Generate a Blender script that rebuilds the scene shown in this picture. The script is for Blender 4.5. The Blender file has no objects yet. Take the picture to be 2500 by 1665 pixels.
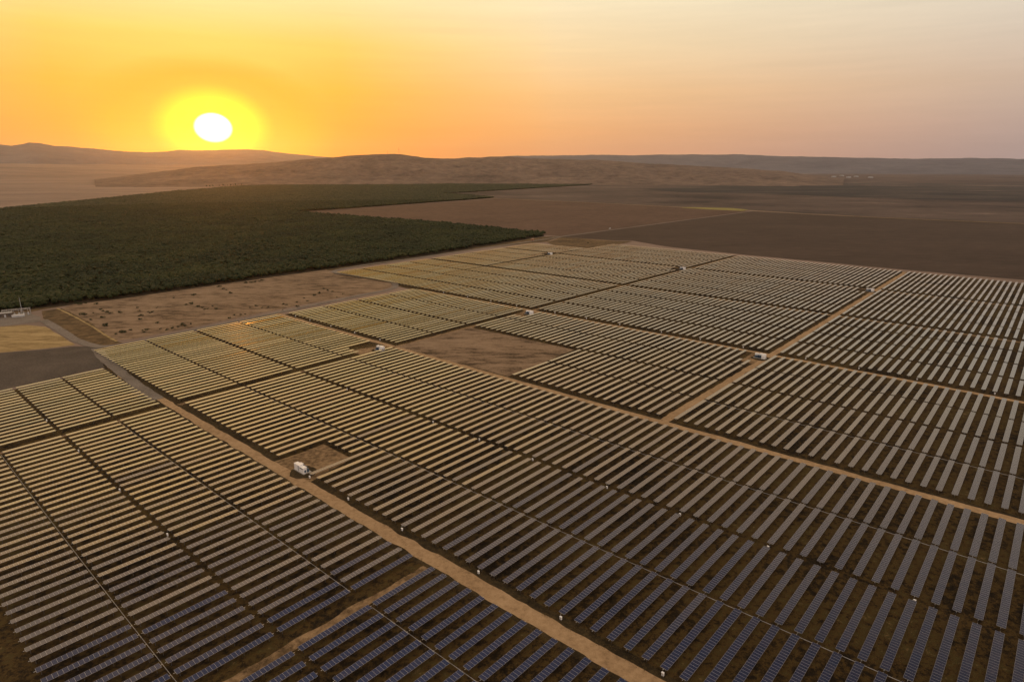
import bpy, math, random
import numpy as np
R = math.radians
rng = np.random.default_rng(7)
random.seed(7)
SC = bpy.context.scene
COL = SC.collection

# ---------------------------------------------------------------- camera
F_PX, PITCH, W_PX, H_PX = 1528.25, 0.270442, 2500.0, 1665.0
CAM_H = 115.7
cd = bpy.data.cameras.new('camera')
cam = bpy.data.objects.new('camera', cd); COL.objects.link(cam)
cd.sensor_fit = 'HORIZONTAL'; cd.sensor_width = 36.0; cd.lens = F_PX * 36.0 / W_PX
cd.clip_start = 1.0; cd.clip_end = 90000.0
cam.location = (0, 0, CAM_H); cam.rotation_euler = (math.pi/2 - PITCH, 0, 0)
SC.camera = cam

# ---------------------------------------------------------------- render / exposure
SC.view_settings.view_transform = 'Standard'; SC.view_settings.look = 'None'
SC.view_settings.exposure = 0.0; SC.view_settings.gamma = 1.0
SC.render.engine = 'CYCLES'
SC.cycles.use_denoising = True
SC.cycles.max_bounces = 6; SC.cycles.diffuse_bounces = 3; SC.cycles.glossy_bounces = 3
SC.cycles.volume_bounces = 1; SC.cycles.sample_clamp_indirect = 4.0
SC.cycles.caustics_reflective = False; SC.cycles.caustics_refractive = False

# ---------------------------------------------------------------- sun and sky
SUN_AZ, SUN_EL = R(24.35), R(3.0)          # azimuth to the left of straight ahead (+Y)
sdir = (-math.sin(SUN_AZ)*math.cos(SUN_EL), math.cos(SUN_AZ)*math.cos(SUN_EL), math.sin(SUN_EL))
ld = bpy.data.lights.new('sun', 'SUN'); ld.energy = 0.35; ld.angle = R(0.5); ld.color = (1.0, 0.34, 0.05)
sun = bpy.data.objects.new('sun', ld); COL.objects.link(sun)
sun.rotation_euler = (R(90) - SUN_EL, 0, math.pi + SUN_AZ)   # checked below
from mathutils import Vector
sun.rotation_euler = Vector(sdir).to_track_quat('Z', 'Y').to_euler()
sun.location = (0, 0, 300)

def lin(c, a=1.0):
    o = []
    for v in c[:3]:
        v /= 255.0
        o.append(v/12.92 if v <= 0.04045 else ((v+0.055)/1.055)**2.4)
    return (o[0], o[1], o[2], a)

class NT:
    """small helper for node trees"""
    def __init__(s, tree):
        s.t = tree; s.n = tree.nodes; s.l = tree.links
    def add(s, typ, **kw):
        n = s.n.new(typ)
        for k, v in kw.items(): setattr(n, k, v)
        return n
    def link(s, a, b): s.l.new(a, b)
    def val(s, sock, v):
        if hasattr(v, 'is_linked') or isinstance(v, bpy.types.NodeSocket): s.l.new(v, sock)
        else: sock.default_value = v
    def math(s, op, a, b=0.0, c=0.0, clamp=False):
        n = s.add('ShaderNodeMath', operation=op, use_clamp=clamp)
        s.val(n.inputs[0], a); s.val(n.inputs[1], b); s.val(n.inputs[2], c)
        return n.outputs[0]
    def dot(s, a, b):
        n = s.add('ShaderNodeVectorMath', operation='DOT_PRODUCT')
        s.val(n.inputs[0], a); s.val(n.inputs[1], b)
        return n.outputs['Value']
    def ramp(s, fac, stops, interp='LINEAR'):
        n = s.add('ShaderNodeValToRGB'); cr = n.color_ramp; cr.interpolation = interp
        while len(cr.elements) < len(stops): cr.elements.new(0.5)
        for e, (p, c) in zip(cr.elements, stops):
            e.position = p; e.color = c if len(c) == 4 else (*c, 1)
        s.val(n.inputs[0], fac)
        return n.outputs[0]
    def mixc(s, fac, a, b, blend='MIX'):
        n = s.add('ShaderNodeMix', data_type='RGBA', blend_type=blend)
        n.clamp_factor = True
        s.val(n.inputs[0], fac); s.val(n.inputs[6], a); s.val(n.inputs[7], b)
        return n.outputs[2]
    def noise(s, vec, scale, detail=4.0, rough=0.6, dist=0.0):
        n = s.add('ShaderNodeTexNoise'); n.noise_dimensions = '3D'
        s.val(n.inputs['Vector'], vec); n.inputs['Scale'].default_value = scale
        n.inputs['Detail'].default_value = detail; n.inputs['Roughness'].default_value = rough
        n.inputs['Distortion'].default_value = dist
        return n.outputs[0]
    def mapr(s, v, a, b, c=0.0, d=1.0):
        n = s.add('ShaderNodeMapRange'); n.clamp = True
        s.val(n.inputs[0], v)
        for i, q in enumerate((a, b, c, d)): n.inputs[i+1].default_value = q
        return n.outputs[0]
    def mapping(s, vec, scale=(1, 1, 1), rot=(0, 0, 0)):
        n = s.add('ShaderNodeMapping')
        s.val(n.inputs['Vector'], vec); n.inputs['Scale'].default_value = scale; n.inputs['Rotation'].default_value = rot
        return n.outputs[0]

world = bpy.data.worlds.new('World'); SC.world = world; world.use_nodes = True
w = NT(world.node_tree)
for n in list(w.n): w.n.remove(n)
out = w.add('ShaderNodeOutputWorld'); bg = w.add('ShaderNodeBackground')
w.link(bg.outputs[0], out.inputs[0])
tc = w.add('ShaderNodeTexCoord'); D = tc.outputs['Generated']
sx = w.add('ShaderNodeSeparateXYZ'); w.link(D, sx.inputs[0])
el = w.math('DIVIDE', w.math('ARCSINE', sx.outputs[2]), math.pi/2)        # 0..1 = 0..90 deg
el = w.math('MAXIMUM', el, 0.0)
hl = w.math('SQRT', w.math('ADD', w.math('MULTIPLY', sx.outputs[0], sx.outputs[0]), w.math('MULTIPLY', sx.outputs[1], sx.outputs[1])))
sh = (-math.sin(SUN_AZ), math.cos(SUN_AZ), 0)
caz = w.math('DIVIDE', w.dot(D, sh), w.math('MAXIMUM', hl, 1e-4))
az = w.math('DIVIDE', w.math('ARCCOSINE', w.math('MINIMUM', w.math('MAXIMUM', caz, -1.0), 1.0)), math.pi)   # 0..1 = 0..180
def estops(lst): return [(e/90.0, lin(c)) for e, c in lst]
def bright(st, k, e0):            # unseen sky above elevation e0, brightened by k to light panels and ground
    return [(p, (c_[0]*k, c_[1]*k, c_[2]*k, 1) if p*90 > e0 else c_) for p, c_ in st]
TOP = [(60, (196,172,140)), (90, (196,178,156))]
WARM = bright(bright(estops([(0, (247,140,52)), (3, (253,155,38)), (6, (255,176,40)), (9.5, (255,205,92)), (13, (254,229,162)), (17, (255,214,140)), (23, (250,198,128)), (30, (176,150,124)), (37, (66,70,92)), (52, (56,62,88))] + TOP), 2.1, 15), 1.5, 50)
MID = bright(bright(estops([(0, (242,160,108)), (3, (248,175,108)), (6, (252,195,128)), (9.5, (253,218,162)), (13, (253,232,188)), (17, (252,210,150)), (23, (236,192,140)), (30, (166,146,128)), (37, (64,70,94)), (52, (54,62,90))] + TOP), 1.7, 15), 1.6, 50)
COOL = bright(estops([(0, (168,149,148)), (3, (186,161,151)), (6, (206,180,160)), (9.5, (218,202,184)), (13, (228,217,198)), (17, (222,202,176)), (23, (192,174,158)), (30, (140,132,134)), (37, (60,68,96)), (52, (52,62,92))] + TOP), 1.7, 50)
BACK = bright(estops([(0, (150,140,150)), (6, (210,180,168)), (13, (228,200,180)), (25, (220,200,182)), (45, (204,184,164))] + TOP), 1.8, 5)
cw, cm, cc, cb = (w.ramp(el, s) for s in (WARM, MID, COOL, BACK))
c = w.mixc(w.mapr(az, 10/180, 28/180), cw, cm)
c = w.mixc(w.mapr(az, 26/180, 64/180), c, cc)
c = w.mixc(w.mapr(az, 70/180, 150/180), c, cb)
# glow round the sun: offsets from the sun in degrees, flattened
sr = (math.cos(SUN_AZ), math.sin(SUN_AZ), 0)
su = (math.sin(SUN_AZ)*math.sin(SUN_EL), -math.cos(SUN_AZ)*math.sin(SUN_EL), math.cos(SUN_EL))
dx = w.math('MULTIPLY', w.math('ARCSINE', w.dot(D, sr)), 180/math.pi)
dy = w.math('MULTIPLY', w.math('ARCSINE', w.dot(D, su)), 180/math.pi)
front = w.math('GREATER_THAN', w.dot(D, sdir), 0.0)
def rad(k):
    y = w.math('MULTIPLY', dy, k)
    return w.math('SQRT', w.math('ADD', w.math('MULTIPLY', dx, dx), w.math('MULTIPLY', y, y)))
r1, r2, r3 = rad(1.25), rad(1.4), rad(1.75)
m3 = w.math('MULTIPLY', w.mapr(r3, 7.0, 9.6, 1, 0), front)
c = w.mixc(m3, c, (1.22, 0.37, 0.0, 1))
m2 = w.math('MULTIPLY', w.mapr(r2, 2.3, 4.8, 1, 0), front)
m2 = w.math('POWER', m2, 1.5)
c = w.mixc(m2, c, (1.25, 1.15, 0.0, 1))
m1 = w.math('MULTIPLY', w.mapr(r1, 1.0, 1.45, 1, 0), front)
c = w.mixc(m1, c, (6.0, 5.0, 3.2, 1))
# faint horizontal streaks of thin cloud
stv = w.mapping(D, scale=(3.0, 3.0, 60.0))
st = w.mapr(w.noise(stv, 1.6, 5.0, 0.62), 0.35, 0.75, 0.965, 1.035)
c = w.mixc(1.0, c, st, 'MULTIPLY')
sky = w.add('ShaderNodeTexSky'); sky.sky_type = 'NISHITA'; sky.sun_disc = False
sky.sun_elevation = SUN_EL; sky.sun_rotation = -SUN_AZ
nis = w.mixc(1.0, sky.outputs[0], (0.012, 0.012, 0.012, 1), 'MULTIPLY')
c = w.mixc(1.0, c, nis, 'ADD')
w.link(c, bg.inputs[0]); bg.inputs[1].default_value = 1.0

# ---------------------------------------------------------------- plan coordinates of the plant
P = 5.0                                    # metres between neighbouring table rows
def warp_grid(u, v):
    """plan grid (u along the tables, v across the rows, in row spacings) -> metres.  The regular grid, fitted to image pixels, is
    bent to follow the lens barrel distortion."""
    u = np.asarray(u, float); v = np.asarray(v, float)
    f, pi_, ro, g, p, k = 1567.2144, 0.2722553, -0.0081676, 0.8462060, 0.04388567, -0.0256239
    X = (u*math.cos(g) + v*math.sin(g))*p; Y = (u*math.sin(g) - v*math.cos(g))*p; Z = -1.0
    cp, sp = math.cos(pi_), math.sin(pi_)
    d = Y*cp - Z*sp; up = Y*sp + Z*cp
    x = X/d*f; y = -up/d*f
    cr, sr_ = math.cos(ro), math.sin(ro)
    x, y = cr*x - sr_*y, sr_*x + cr*y
    s = 1 + k*np.minimum(x*x + y*y, 1650.0**2)/1250.0**2
    x, y = x*s, y*s
    cp, sp = math.cos(PITCH), math.sin(PITCH)
    Yg = F_PX*cp - y*sp; Zg = -F_PX*sp - y*cp
    t = -(CAM_H - 1.6)/Zg
    return x*t, Yg*t
def land(px, py, z=0.0):
    """a point of the land, given by its bearing and depression as read with the 22 mm lens"""
    x = np.asarray(px, float) - W_PX/2; y = np.asarray(py, float) - H_PX/2
    cp, sp = math.cos(PITCH), math.sin(PITCH)
    Yg = F_PX*cp - y*sp; Zg = -F_PX*sp - y*cp
    t = -(CAM_H - z)/Zg
    return x*t, Yg*t
def to_px(x, y, z):
    cp, sp = math.cos(PITCH), math.sin(PITCH)
    Z = z - CAM_H
    d = y*cp - Z*sp; up = y*sp + Z*cp
    return W_PX/2 + x/d*F_PX, H_PX/2 - up/d*F_PX

# ---------------------------------------------------------------- object helpers
def tag(o, label=None, cat=None, group=None, kind=None):
    if label: o['label'] = label
    if cat: o['category'] = cat
    if group: o['group'] = group
    if kind: o['kind'] = kind
    return o
def link(name, me, mat=None, parent=None):
    if mat is not None:
        for m in (mat if isinstance(mat, (list, tuple)) else [mat]): me.materials.append(m)
    o = bpy.data.objects.new(name, me); COL.objects.link(o)
    if parent: o.parent = parent
    return o
def empty(name, loc, rz=0.0):
    o = bpy.data.objects.new(name, None); COL.objects.link(o)
    o.location = loc; o.rotation_euler = (0, 0, rz); o.empty_display_size = 1.0
    return o
def npmesh(name, verts, faces, uv=None, matidx=None, smooth=False):
    """verts (n,3), faces (m,k) with one k"""
    verts = np.ascontiguousarray(verts, np.float32); faces = np.ascontiguousarray(faces, np.int32)
    m, k = faces.shape
    me = bpy.data.meshes.new(name)
    me.vertices.add(len(verts)); me.vertices.foreach_set('co', verts.ravel())
    me.loops.add(m*k); me.loops.foreach_set('vertex_index', faces.ravel())
    me.polygons.add(m)
    me.polygons.foreach_set('loop_start', np.arange(0, m*k, k, dtype=np.int32))
    me.polygons.foreach_set('loop_total', np.full(m, k, np.int32))
    if matidx is not None: me.polygons.foreach_set('material_index', np.ascontiguousarray(matidx, np.int32))
    me.polygons.foreach_set('use_smooth', np.full(m, smooth, bool))
    if uv is not None:
        l = me.uv_layers.new(name='UVMap')
        l.data.foreach_set('uv', np.ascontiguousarray(uv, np.float32).ravel())
    me.update(calc_edges=True); me.validate()
    return me
BOXF = np.array([(0,3,2,1),(4,5,6,7),(0,1,5,4),(1,2,6,5),(2,3,7,6),(3,0,4,7)])
def boxv(x0, x1, y0, y1, z0, z1):
    return np.array([(x0,y0,z0),(x1,y0,z0),(x1,y1,z0),(x0,y1,z0),(x0,y0,z1),(x1,y0,z1),(x1,y1,z1),(x0,y1,z1)], float)
class MB:
    """collects boxes, tubes and plates into one mesh"""
    def __init__(s): s.v = []; s.f = []; s.n = 0
    def raw(s, v, f):
        s.v += [tuple(map(float, q)) for q in v]; s.f += [tuple(int(i)+s.n for i in q) for q in f]; s.n = len(s.v)
    def box(s, *a): s.raw(boxv(*a), BOXF); return s
    def tube(s, a, b, r, n=8, r2=None):
        a = Vector(a); b = Vector(b); d = (b-a).normalized(); r2 = r if r2 is None else r2
        q = d.orthogonal().normalized(); t = d.cross(q)
        vs = [a + (q*math.cos(2*math.pi*i/n) + t*math.sin(2*math.pi*i/n))*r for i in range(n)]
        vs += [b + (q*math.cos(2*math.pi*i/n) + t*math.sin(2*math.pi*i/n))*r2 for i in range(n)]
        fs = [(i, (i+1) % n, n+(i+1) % n, n+i) for i in range(n)] + [tuple(range(n-1, -1, -1)), tuple(range(n, 2*n))]
        s.raw(vs, fs); return s
    def mesh(s, name):
        me = bpy.data.meshes.new(name); me.from_pydata(s.v, [], s.f); me.update(); return me
    def build(s, name, mat, parent=None): return link(name, s.mesh(name), mat, parent)
def bevel(o, wd=0.02, seg=2):
    b = o.modifiers.new('bevel', 'BEVEL'); b.width = wd; b.segments = seg; b.limit_method = 'ANGLE'; return o

# value noise for terrain and edges
def vnoise(x, y, seed=0):
    x = np.asarray(x, float); y = np.asarray(y, float)
    xi = np.floor(x).astype(np.int64); yi = np.floor(y).astype(np.int64); fx = x-xi; fy = y-yi
    fx = fx*fx*(3-2*fx); fy = fy*fy*(3-2*fy)
    def h(a, b):
        n = (a*374761393 + b*668265263 + seed*974711) & 0x7fffffff
        n = ((n ^ (n >> 13))*1274126177) & 0x7fffffff
        return ((n ^ (n >> 16)) & 0xffff)/65535.0
    return (h(xi, yi)*(1-fx) + h(xi+1, yi)*fx)*(1-fy) + (h(xi, yi+1)*(1-fx) + h(xi+1, yi+1)*fx)*fy
def fbm(x, y, o=5, seed=0, ridged=False, gain=0.5):
    s = 0; a = 1; t = 0
    for i in range(o):
        n = vnoise(x*2**i, y*2**i, seed+i)
        if ridged: n = 1-np.abs(2*n-1)
        s = s + a*n; t += a; a *= gain
    return s/t

# ---------------------------------------------------------------- materials
def material(name):
    m = bpy.data.materials.new(name); m.use_nodes = True
    t = NT(m.node_tree); b = t.n['Principled BSDF']
    return m, t, b
def soil(name, cols, scale, stretch=(1, 1, 1), rot=0.0, big=0.02, bump=0.25, rough=0.95, fine=None, bdist=0.3, thr=(0.36, 0.66)):
    """mottled ground: cols = list of colours (linear); noise at a small and a large scale"""
    m, t, b = material(name)
    pos = t.add('ShaderNodeNewGeometry').outputs['Position']
    v = t.mapping(pos, scale=stretch, rot=(0, 0, rot))
    n1 = t.noise(v, scale, 8.0, 0.68); n2 = t.noise(v, scale*big, 5.0, 0.6, 0.4); n3 = t.noise(pos, fine or scale*6, 5.0, 0.75)
    f = t.math('ADD', t.math('MULTIPLY', n1, 0.5), t.math('MULTIPLY', n2, 0.3))
    f = t.math('ADD', f, t.math('MULTIPLY', n3, 0.2))
    k = len(cols)
    st = [(thr[0] + (thr[1]-thr[0])*i/(k-1), (*c_, 1)) for i, c_ in enumerate(cols)]
    t.link(t.ramp(f, st), b.inputs['Base Color'])
    b.inputs['Roughness'].default_value = rough; b.inputs['Specular IOR Level'].default_value = 0.15
    bp = t.add('ShaderNodeBump'); bp.inputs['Strength'].default_value = bump; bp.inputs['Distance'].default_value = bdist
    t.link(t.math('ADD', n1, n3), bp.inputs['Height']); t.link(bp.outputs[0], b.inputs['Normal'])
    return m
def paint(name, col, rough=0.5, metal=0.0, grime=0.12, scale=3.0):
    m, t, b = material(name)
    oc = t.add('ShaderNodeTexCoord').outputs['Object']
    n = t.noise(oc, scale, 6.0, 0.65)
    g = tuple(x*(1-grime*2) for x in col)
    t.link(t.ramp(n, [(0.3, (*g, 1)), (0.6, (*col, 1))]), b.inputs['Base Color'])
    t.link(t.mapr(n, 0.3, 0.7, min(1, rough+0.15), max(0.05, rough-0.1)), b.inputs['Roughness'])
    b.inputs['Metallic'].default_value = metal
    return m

M = {}
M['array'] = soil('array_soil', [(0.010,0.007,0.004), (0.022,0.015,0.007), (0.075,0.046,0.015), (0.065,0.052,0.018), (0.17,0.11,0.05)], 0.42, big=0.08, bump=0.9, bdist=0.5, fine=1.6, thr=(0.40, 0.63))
M['road'] = soil('dirt_road_soil', [(0.13,0.083,0.045), (0.27,0.18,0.098), (0.35,0.24,0.135), (0.42,0.295,0.175)], 0.5, big=0.1, bump=0.4, bdist=0.2, fine=3.5, thr=(0.34, 0.62))
M['track'] = soil('track_soil', [(0.05,0.035,0.018), (0.13,0.085,0.045), (0.26,0.175,0.095), (0.34,0.235,0.13)], 0.45, big=0.12, bump=0.5, fine=2.8, thr=(0.36, 0.62))
M['verge'] = soil('verge_weeds', [(0.013,0.010,0.006), (0.03,0.022,0.011), (0.06,0.043,0.02), (0.12,0.08,0.04)], 0.6, big=0.1, bump=1.0, fine=3.0)
M['bare'] = soil('bare_field_soil', [(0.022,0.017,0.010), (0.085,0.058,0.035), (0.20,0.14,0.09), (0.25,0.18,0.118)], 0.085, stretch=(0.8, 2.2, 1), rot=R(-20), big=0.2, bump=0.8, fine=0.55, thr=(0.37, 0.57))
M['gravel'] = soil('gravel', [(0.07,0.06,0.05), (0.15,0.13,0.11), (0.2,0.175,0.15), (0.26,0.23,0.195)], 0.8, big=0.06, bump=0.4, fine=3.5)
M['gravel_dark'] = soil('dark_gravel', [(0.03,0.026,0.022), (0.08,0.068,0.057), (0.14,0.117,0.095)], 0.9, big=0.05, bump=0.5, fine=3.5)
M['straw'] = soil('straw_grass', [(0.07,0.048,0.02), (0.20,0.14,0.06), (0.32,0.235,0.11), (0.40,0.30,0.15)], 0.18, stretch=(0.5, 3.0, 1), rot=R(-18), big=0.2, bump=0.8, fine=1.2, thr=(0.36, 0.6))
M['weedy'] = soil('weedy_field', [(0.025,0.018,0.01), (0.07,0.048,0.024), (0.15,0.10,0.05), (0.24,0.165,0.09)], 0.16, big=0.15, bump=0.8, fine=1.0)
M['plough'] = soil('ploughed_soil', [(0.055,0.034,0.025), (0.085,0.053,0.038), (0.11,0.07,0.05), (0.125,0.082,0.06)], 0.05, stretch=(1, 1, 1), big=0.12, bump=0.3, fine=0.35)
M['fallow'] = soil('fallow_soil', [(0.014,0.010,0.008), (0.045,0.031,0.023), (0.062,0.044,0.033), (0.085,0.060,0.044)], 0.03, stretch=(1, 2.5, 1), rot=R(6), big=0.12, bump=0.5, fine=0.3, thr=(0.30, 0.64))
M['lime'] = soil('green_strip_grass', [(0.12,0.11,0.03), (0.22,0.20,0.06), (0.28,0.25,0.10)], 0.02, bump=0.2)
M['orchsoil'] = soil('orchard_soil', [(0.016,0.012,0.007), (0.035,0.025,0.014), (0.06,0.042,0.025)], 0.2, bump=0.3)
M['scrubdark'] = soil('dark_scrub', [(0.012,0.013,0.014), (0.030,0.029,0.029), (0.065,0.054,0.047), (0.15,0.115,0.093)], 0.0042, stretch=(0.5, 0.7, 1), big=0.25, bump=0.2, fine=0.03, thr=(0.40, 0.62))
M['scrubbrown'] = soil('brown_scrub', [(0.022,0.020,0.019), (0.070,0.052,0.044), (0.105,0.078,0.065), (0.21,0.16,0.128)], 0.0042, stretch=(0.5, 0.7, 1), big=0.25, bump=0.2, fine=0.03, thr=(0.40, 0.62))
M['ground'] = soil('desert_plain', [(0.065,0.052,0.047), (0.15,0.112,0.092), (0.22,0.165,0.132), (0.27,0.205,0.162)], 0.0032, stretch=(0.3, 1, 1), rot=R(-4), big=0.3, bump=0.15, fine=0.02, thr=(0.34, 0.6))
M['hill'] = soil('hill_soil', [(0.04,0.031,0.027), (0.10,0.074,0.059), (0.165,0.12,0.091), (0.24,0.175,0.13)], 0.012, big=0.15, bump=0.6, fine=0.06, bdist=4.0, thr=(0.34, 0.64))
M['mount'] = soil('hazed_mountain_soil', [(0.07,0.072,0.085), (0.11,0.11,0.125), (0.16,0.155,0.165)], 0.002, big=0.3, bump=0.4, bdist=20)  # blue-grey of distant haze painted into the rock colour
M['steel'] = paint('galvanised_steel', (0.42,0.42,0.42), 0.45, 0.7)
M['post'] = paint('post_steel', (0.16,0.15,0.14), 0.55, 0.5)
M['white'] = paint('white_enamel', (0.78,0.79,0.80), 0.4, 0, 0.06)
M['greyp'] = paint('grey_enamel', (0.42,0.44,0.46), 0.5)
M['blue'] = paint('blue_grey_enamel', (0.045,0.085,0.14), 0.4)
M['dark'] = paint('dark_louvre', (0.03,0.032,0.035), 0.6)
M['conc'] = paint('concrete', (0.42,0.40,0.37), 0.85, 0, 0.12, 1.5)
M['wood'] = paint('weathered_orange_boards', (0.34,0.17,0.09), 0.8)

def panel_material():
    m, t, b = material('solar_glass')
    uv = t.add('ShaderNodeUVMap').outputs[0]
    s = t.add('ShaderNodeSeparateXYZ'); t.link(uv, s.inputs[0])
    U, V = s.outputs[0], s.outputs[1]
    fu = t.math('FRACT', U); fv = t.math('FRACT', V)
    du = t.math('MINIMUM', fu, t.math('SUBTRACT', 1.0, fu)); dv = t.math('MINIMUM', fv, t.math('SUBTRACT', 1.0, fv))
    frame = t.math('MAXIMUM', t.math('LESS_THAN', du, 0.030), t.math('LESS_THAN', dv, 0.016))
    cu = t.math('FRACT', t.math('MULTIPLY', U, 6.0)); cv = t.math('FRACT', t.math('MULTIPLY', V, 12.0))
    cell = t.math('MAXIMUM', t.math('LESS_THAN', cu, 0.045), t.math('LESS_THAN', cv, 0.045))
    idn = t.add('ShaderNodeCombineXYZ')
    oi = t.add('ShaderNodeObjectInfo').outputs['Random']
    t.link(t.math('FLOOR', U), idn.inputs[0]); t.link(t.math('FLOOR', V), idn.inputs[1]); t.link(t.math('MULTIPLY', oi, 500.0), idn.inputs[2])
    wn = t.add('ShaderNodeTexWhiteNoise'); t.link(idn.outputs[0], wn.inputs['Vector'])
    tint = t.ramp(wn.outputs[0], [(0.0, (0.005,0.006,0.011,1)), (0.45, (0.007,0.008,0.017,1)), (0.75, (0.010,0.008,0.016,1)), (1.0, (0.006,0.010,0.020,1))])
    base = t.mixc(t.math('MULTIPLY', cell, 0.45), tint, (0.05,0.055,0.07,1))
    dustn = t.noise(t.add('ShaderNodeNewGeometry').outputs['Position'], 0.35, 4.0, 0.6)
    base = t.mixc(t.mapr(dustn, 0.35, 0.75, 0.01, 0.07), base, (0.30,0.22,0.13,1))
    col = t.mixc(frame, base, (0.34,0.34,0.35,1))
    t.link(col, b.inputs['Base Color'])
    t.link(t.mapr(frame, 0, 1, 0.13, 0.40), b.inputs['Roughness'])
    b.inputs['IOR'].default_value = 2.2
    t.link(t.mapr(frame, 0, 1, 0.0, 0.6), b.inputs['Metallic'])
    return m
M['glass'] = panel_material()

# ---------------------------------------------------------------- the land
def sheet(name, pts, z, mat, label, res=None, rough_edge=0.0, kind='structure', freq=0.08):
    """a flat polygon of ground (list of metres), its outline made irregular by rough_edge"""
    pts = np.array(pts, float); n = len(pts); q = []
    for i in range(n):
        a, b_ = pts[i], pts[(i+1) % n]; L = np.hypot(*(b_-a)); k = max(1, int(L/(res or 1e9)))
        for j in range(k): q.append(a + (b_-a)*j/k)
    q = np.array(q)
    if rough_edge:
        q[:, 0] += (fbm(q[:, 0]*freq, q[:, 1]*freq, 4, 11)-0.5)*2*rough_edge
        q[:, 1] += (fbm(q[:, 0]*freq+50, q[:, 1]*freq+9, 4, 23)-0.5)*2*rough_edge
    import bmesh
    bm = bmesh.new()
    vs = [bm.verts.new((x, y, z)) for x, y in q]
    f = bm.faces.new(vs)
    if f.normal.z < 0: f.normal_flip()
    bmesh.ops.triangulate(bm, faces=[f])
    me = bpy.data.meshes.new(name); bm.to_mesh(me); bm.free()
    return tag(link(name, me, mat), label, name.replace('_', ' '), None, kind)
def ribbon(name, pts, width, z, mat, label, jitter=0.5, step=3.0, freq=0.16, seed=3, kind='structure', widths=None):
    """a strip along a path with wavering edges"""
    pts = np.array(pts, float); seg = np.hypot(*np.diff(pts, axis=0).T); s = np.concatenate([[0], np.cumsum(seg)])
    n = max(2, int(s[-1]/step)); t = np.linspace(0, s[-1], n)
    x = np.interp(t, s, pts[:, 0]); y = np.interp(t, s, pts[:, 1])
    k = max(1, int(6/step))
    ker = np.ones(2*k+1)/(2*k+1)
    if n > 6*k:
        x[k:-k] = np.convolve(x, ker, 'valid'); y[k:-k] = np.convolve(y, ker, 'valid')
    tx = np.gradient(x); ty = np.gradient(y); l = np.hypot(tx, ty); tx, ty = tx/l, ty/l
    wv = np.interp(t/s[-1], np.linspace(0, 1, len(widths)), widths)/2 if widths is not None else np.full(n, width/2.0)
    wl = wv + (fbm(t*freq, t*0+seed, 4, seed)-0.5)*2*jitter; wr = wv + (fbm(t*freq, t*0+seed+9, 4, seed+5)-0.5)*2*jitter
    V = np.zeros((2*n, 3)); V[0::2, 0] = x - ty*wl; V[0::2, 1] = y + tx*wl; V[1::2, 0] = x + ty*wr; V[1::2, 1] = y - tx*wr; V[:, 2] = z
    i = np.arange(n-1)*2
    return tag(link(name, npmesh(name, V, np.stack([i+1, i+3, i+2, i], 1)), mat), label, name.replace('_', ' '), None, kind)
def L(pts, z=0.0): return [land(a, b, z) for a, b in pts]
def S(pts): return [warp_grid(a, b) for a, b in pts]

# big ground sheet, finer near the camera
gx = np.array([-42000, -20000, -9000, -4000, -1500, 0, 1500, 4000, 9000, 20000, 42000.]); gy = np.array([-3000, 0, 500, 1500, 3000, 6000, 12000, 24000, 60000.])
GV = np.array([(x, y, 0) for y in gy for x in gx]); nx = len(gx)
GF = np.array([(j*nx+i, j*nx+i+1, (j+1)*nx+i+1, (j+1)*nx+i) for j in range(len(gy)-1) for i in range(nx-1)])
tag(link('ground', npmesh('ground', GV, GF), M['ground']), 'pale desert plain reaching to the hills', 'ground', None, 'structure')

# scrub and fields of the middle distance
sheet('scrub_plain', L([(1100,470),(1330,452),(1560,452),(1800,430),(2150,421),(2650,424),(2900,560),(2500,546),(2189,533),(1964,522),(1835,514),(1640,505),(1207,484.6),(1090,474)]), 0.35, M['scrubbrown'], 'brown scrub plain beyond the ploughed fields', 40, 12, freq=0.004)
sheet('dark_scrub', L([(1560,462),(1700,455),(1900,449),(2150,447),(2700,452),(2700,492),(2300,489),(2050,481),(1850,473),(1650,470)]), 0.55, M['scrubdark'], 'dark band of scrub across the plain on the right', 40, 40, freq=0.004)
sheet('ploughed_field', L([(711,519),(840,511.3),(1000,500),(1207,485.5),(1420,495),(1640,506),(1760,512),(1832,516),(1600,547),(1368,577),(1330,574),(1060,547),(800,527.5)]), 0.30, M['plough'], 'reddish ploughed field between the orchard blocks', 30, 1.5)
sheet('fallow_field', L([(1372,579),(1600,548.5),(1838,516.5),(1964,523.5),(2189,534.5),(2500,547.5),(2900,565),(2900,722),(2500,684),(2222,660),(1790,619.5),(1640,604),(1545,588.5),(1500,588)]), 0.20, M['fallow'], 'dark brown fallow field beyond the solar array', 30, 1.5)
sheet('green_strip', L([(1680,506.5),(1790,509),(1828,513),(1815,516),(1740,512.5),(1660,508.2)]), 0.5, M['lime'], 'yellow green strip of grass at the ploughed field corner', 20, 4)
sheet('orchard_floor', L([(-420,850),(0,764),(286,731),(678,675),(1050,624),(1328,577.5),(1330,573.5),(1060,546),(800,526.5),(711,518.6),(840,510.8),(1207,484.2),(1073,474),(1140,471),(1536,446),(1336,440.5),(1182,451),(971,441.5),(840,447),(589,455),(428,468),(232,489),(0,512),(-500,570)]), 0.12, M['orchsoil'], 'dark soil under the orchard trees', 30, 2)

# ground of the plant
sheet('array_ground', S([(-14,-64.4),(1,-64.4),(3,-83.8),(21.5,-83.8),(22.2,-93.6),(36,-93.6),(49,-93.4),(51,-93.2),(77,-93.0),(77.6,-101),(77.8,-121.5),(91,-121.5),(105,-120.6),(131,-120),(145,-119.8),(145.4,-100.6),(158.2,-100.4),(158,-64),(158.2,-27),(158.6,0),(159.6,26),(60,70),(20,60),(-14,8)]), 0.02, M['array'], 'dark weedy soil under the solar tables', 8, 1.2)

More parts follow.
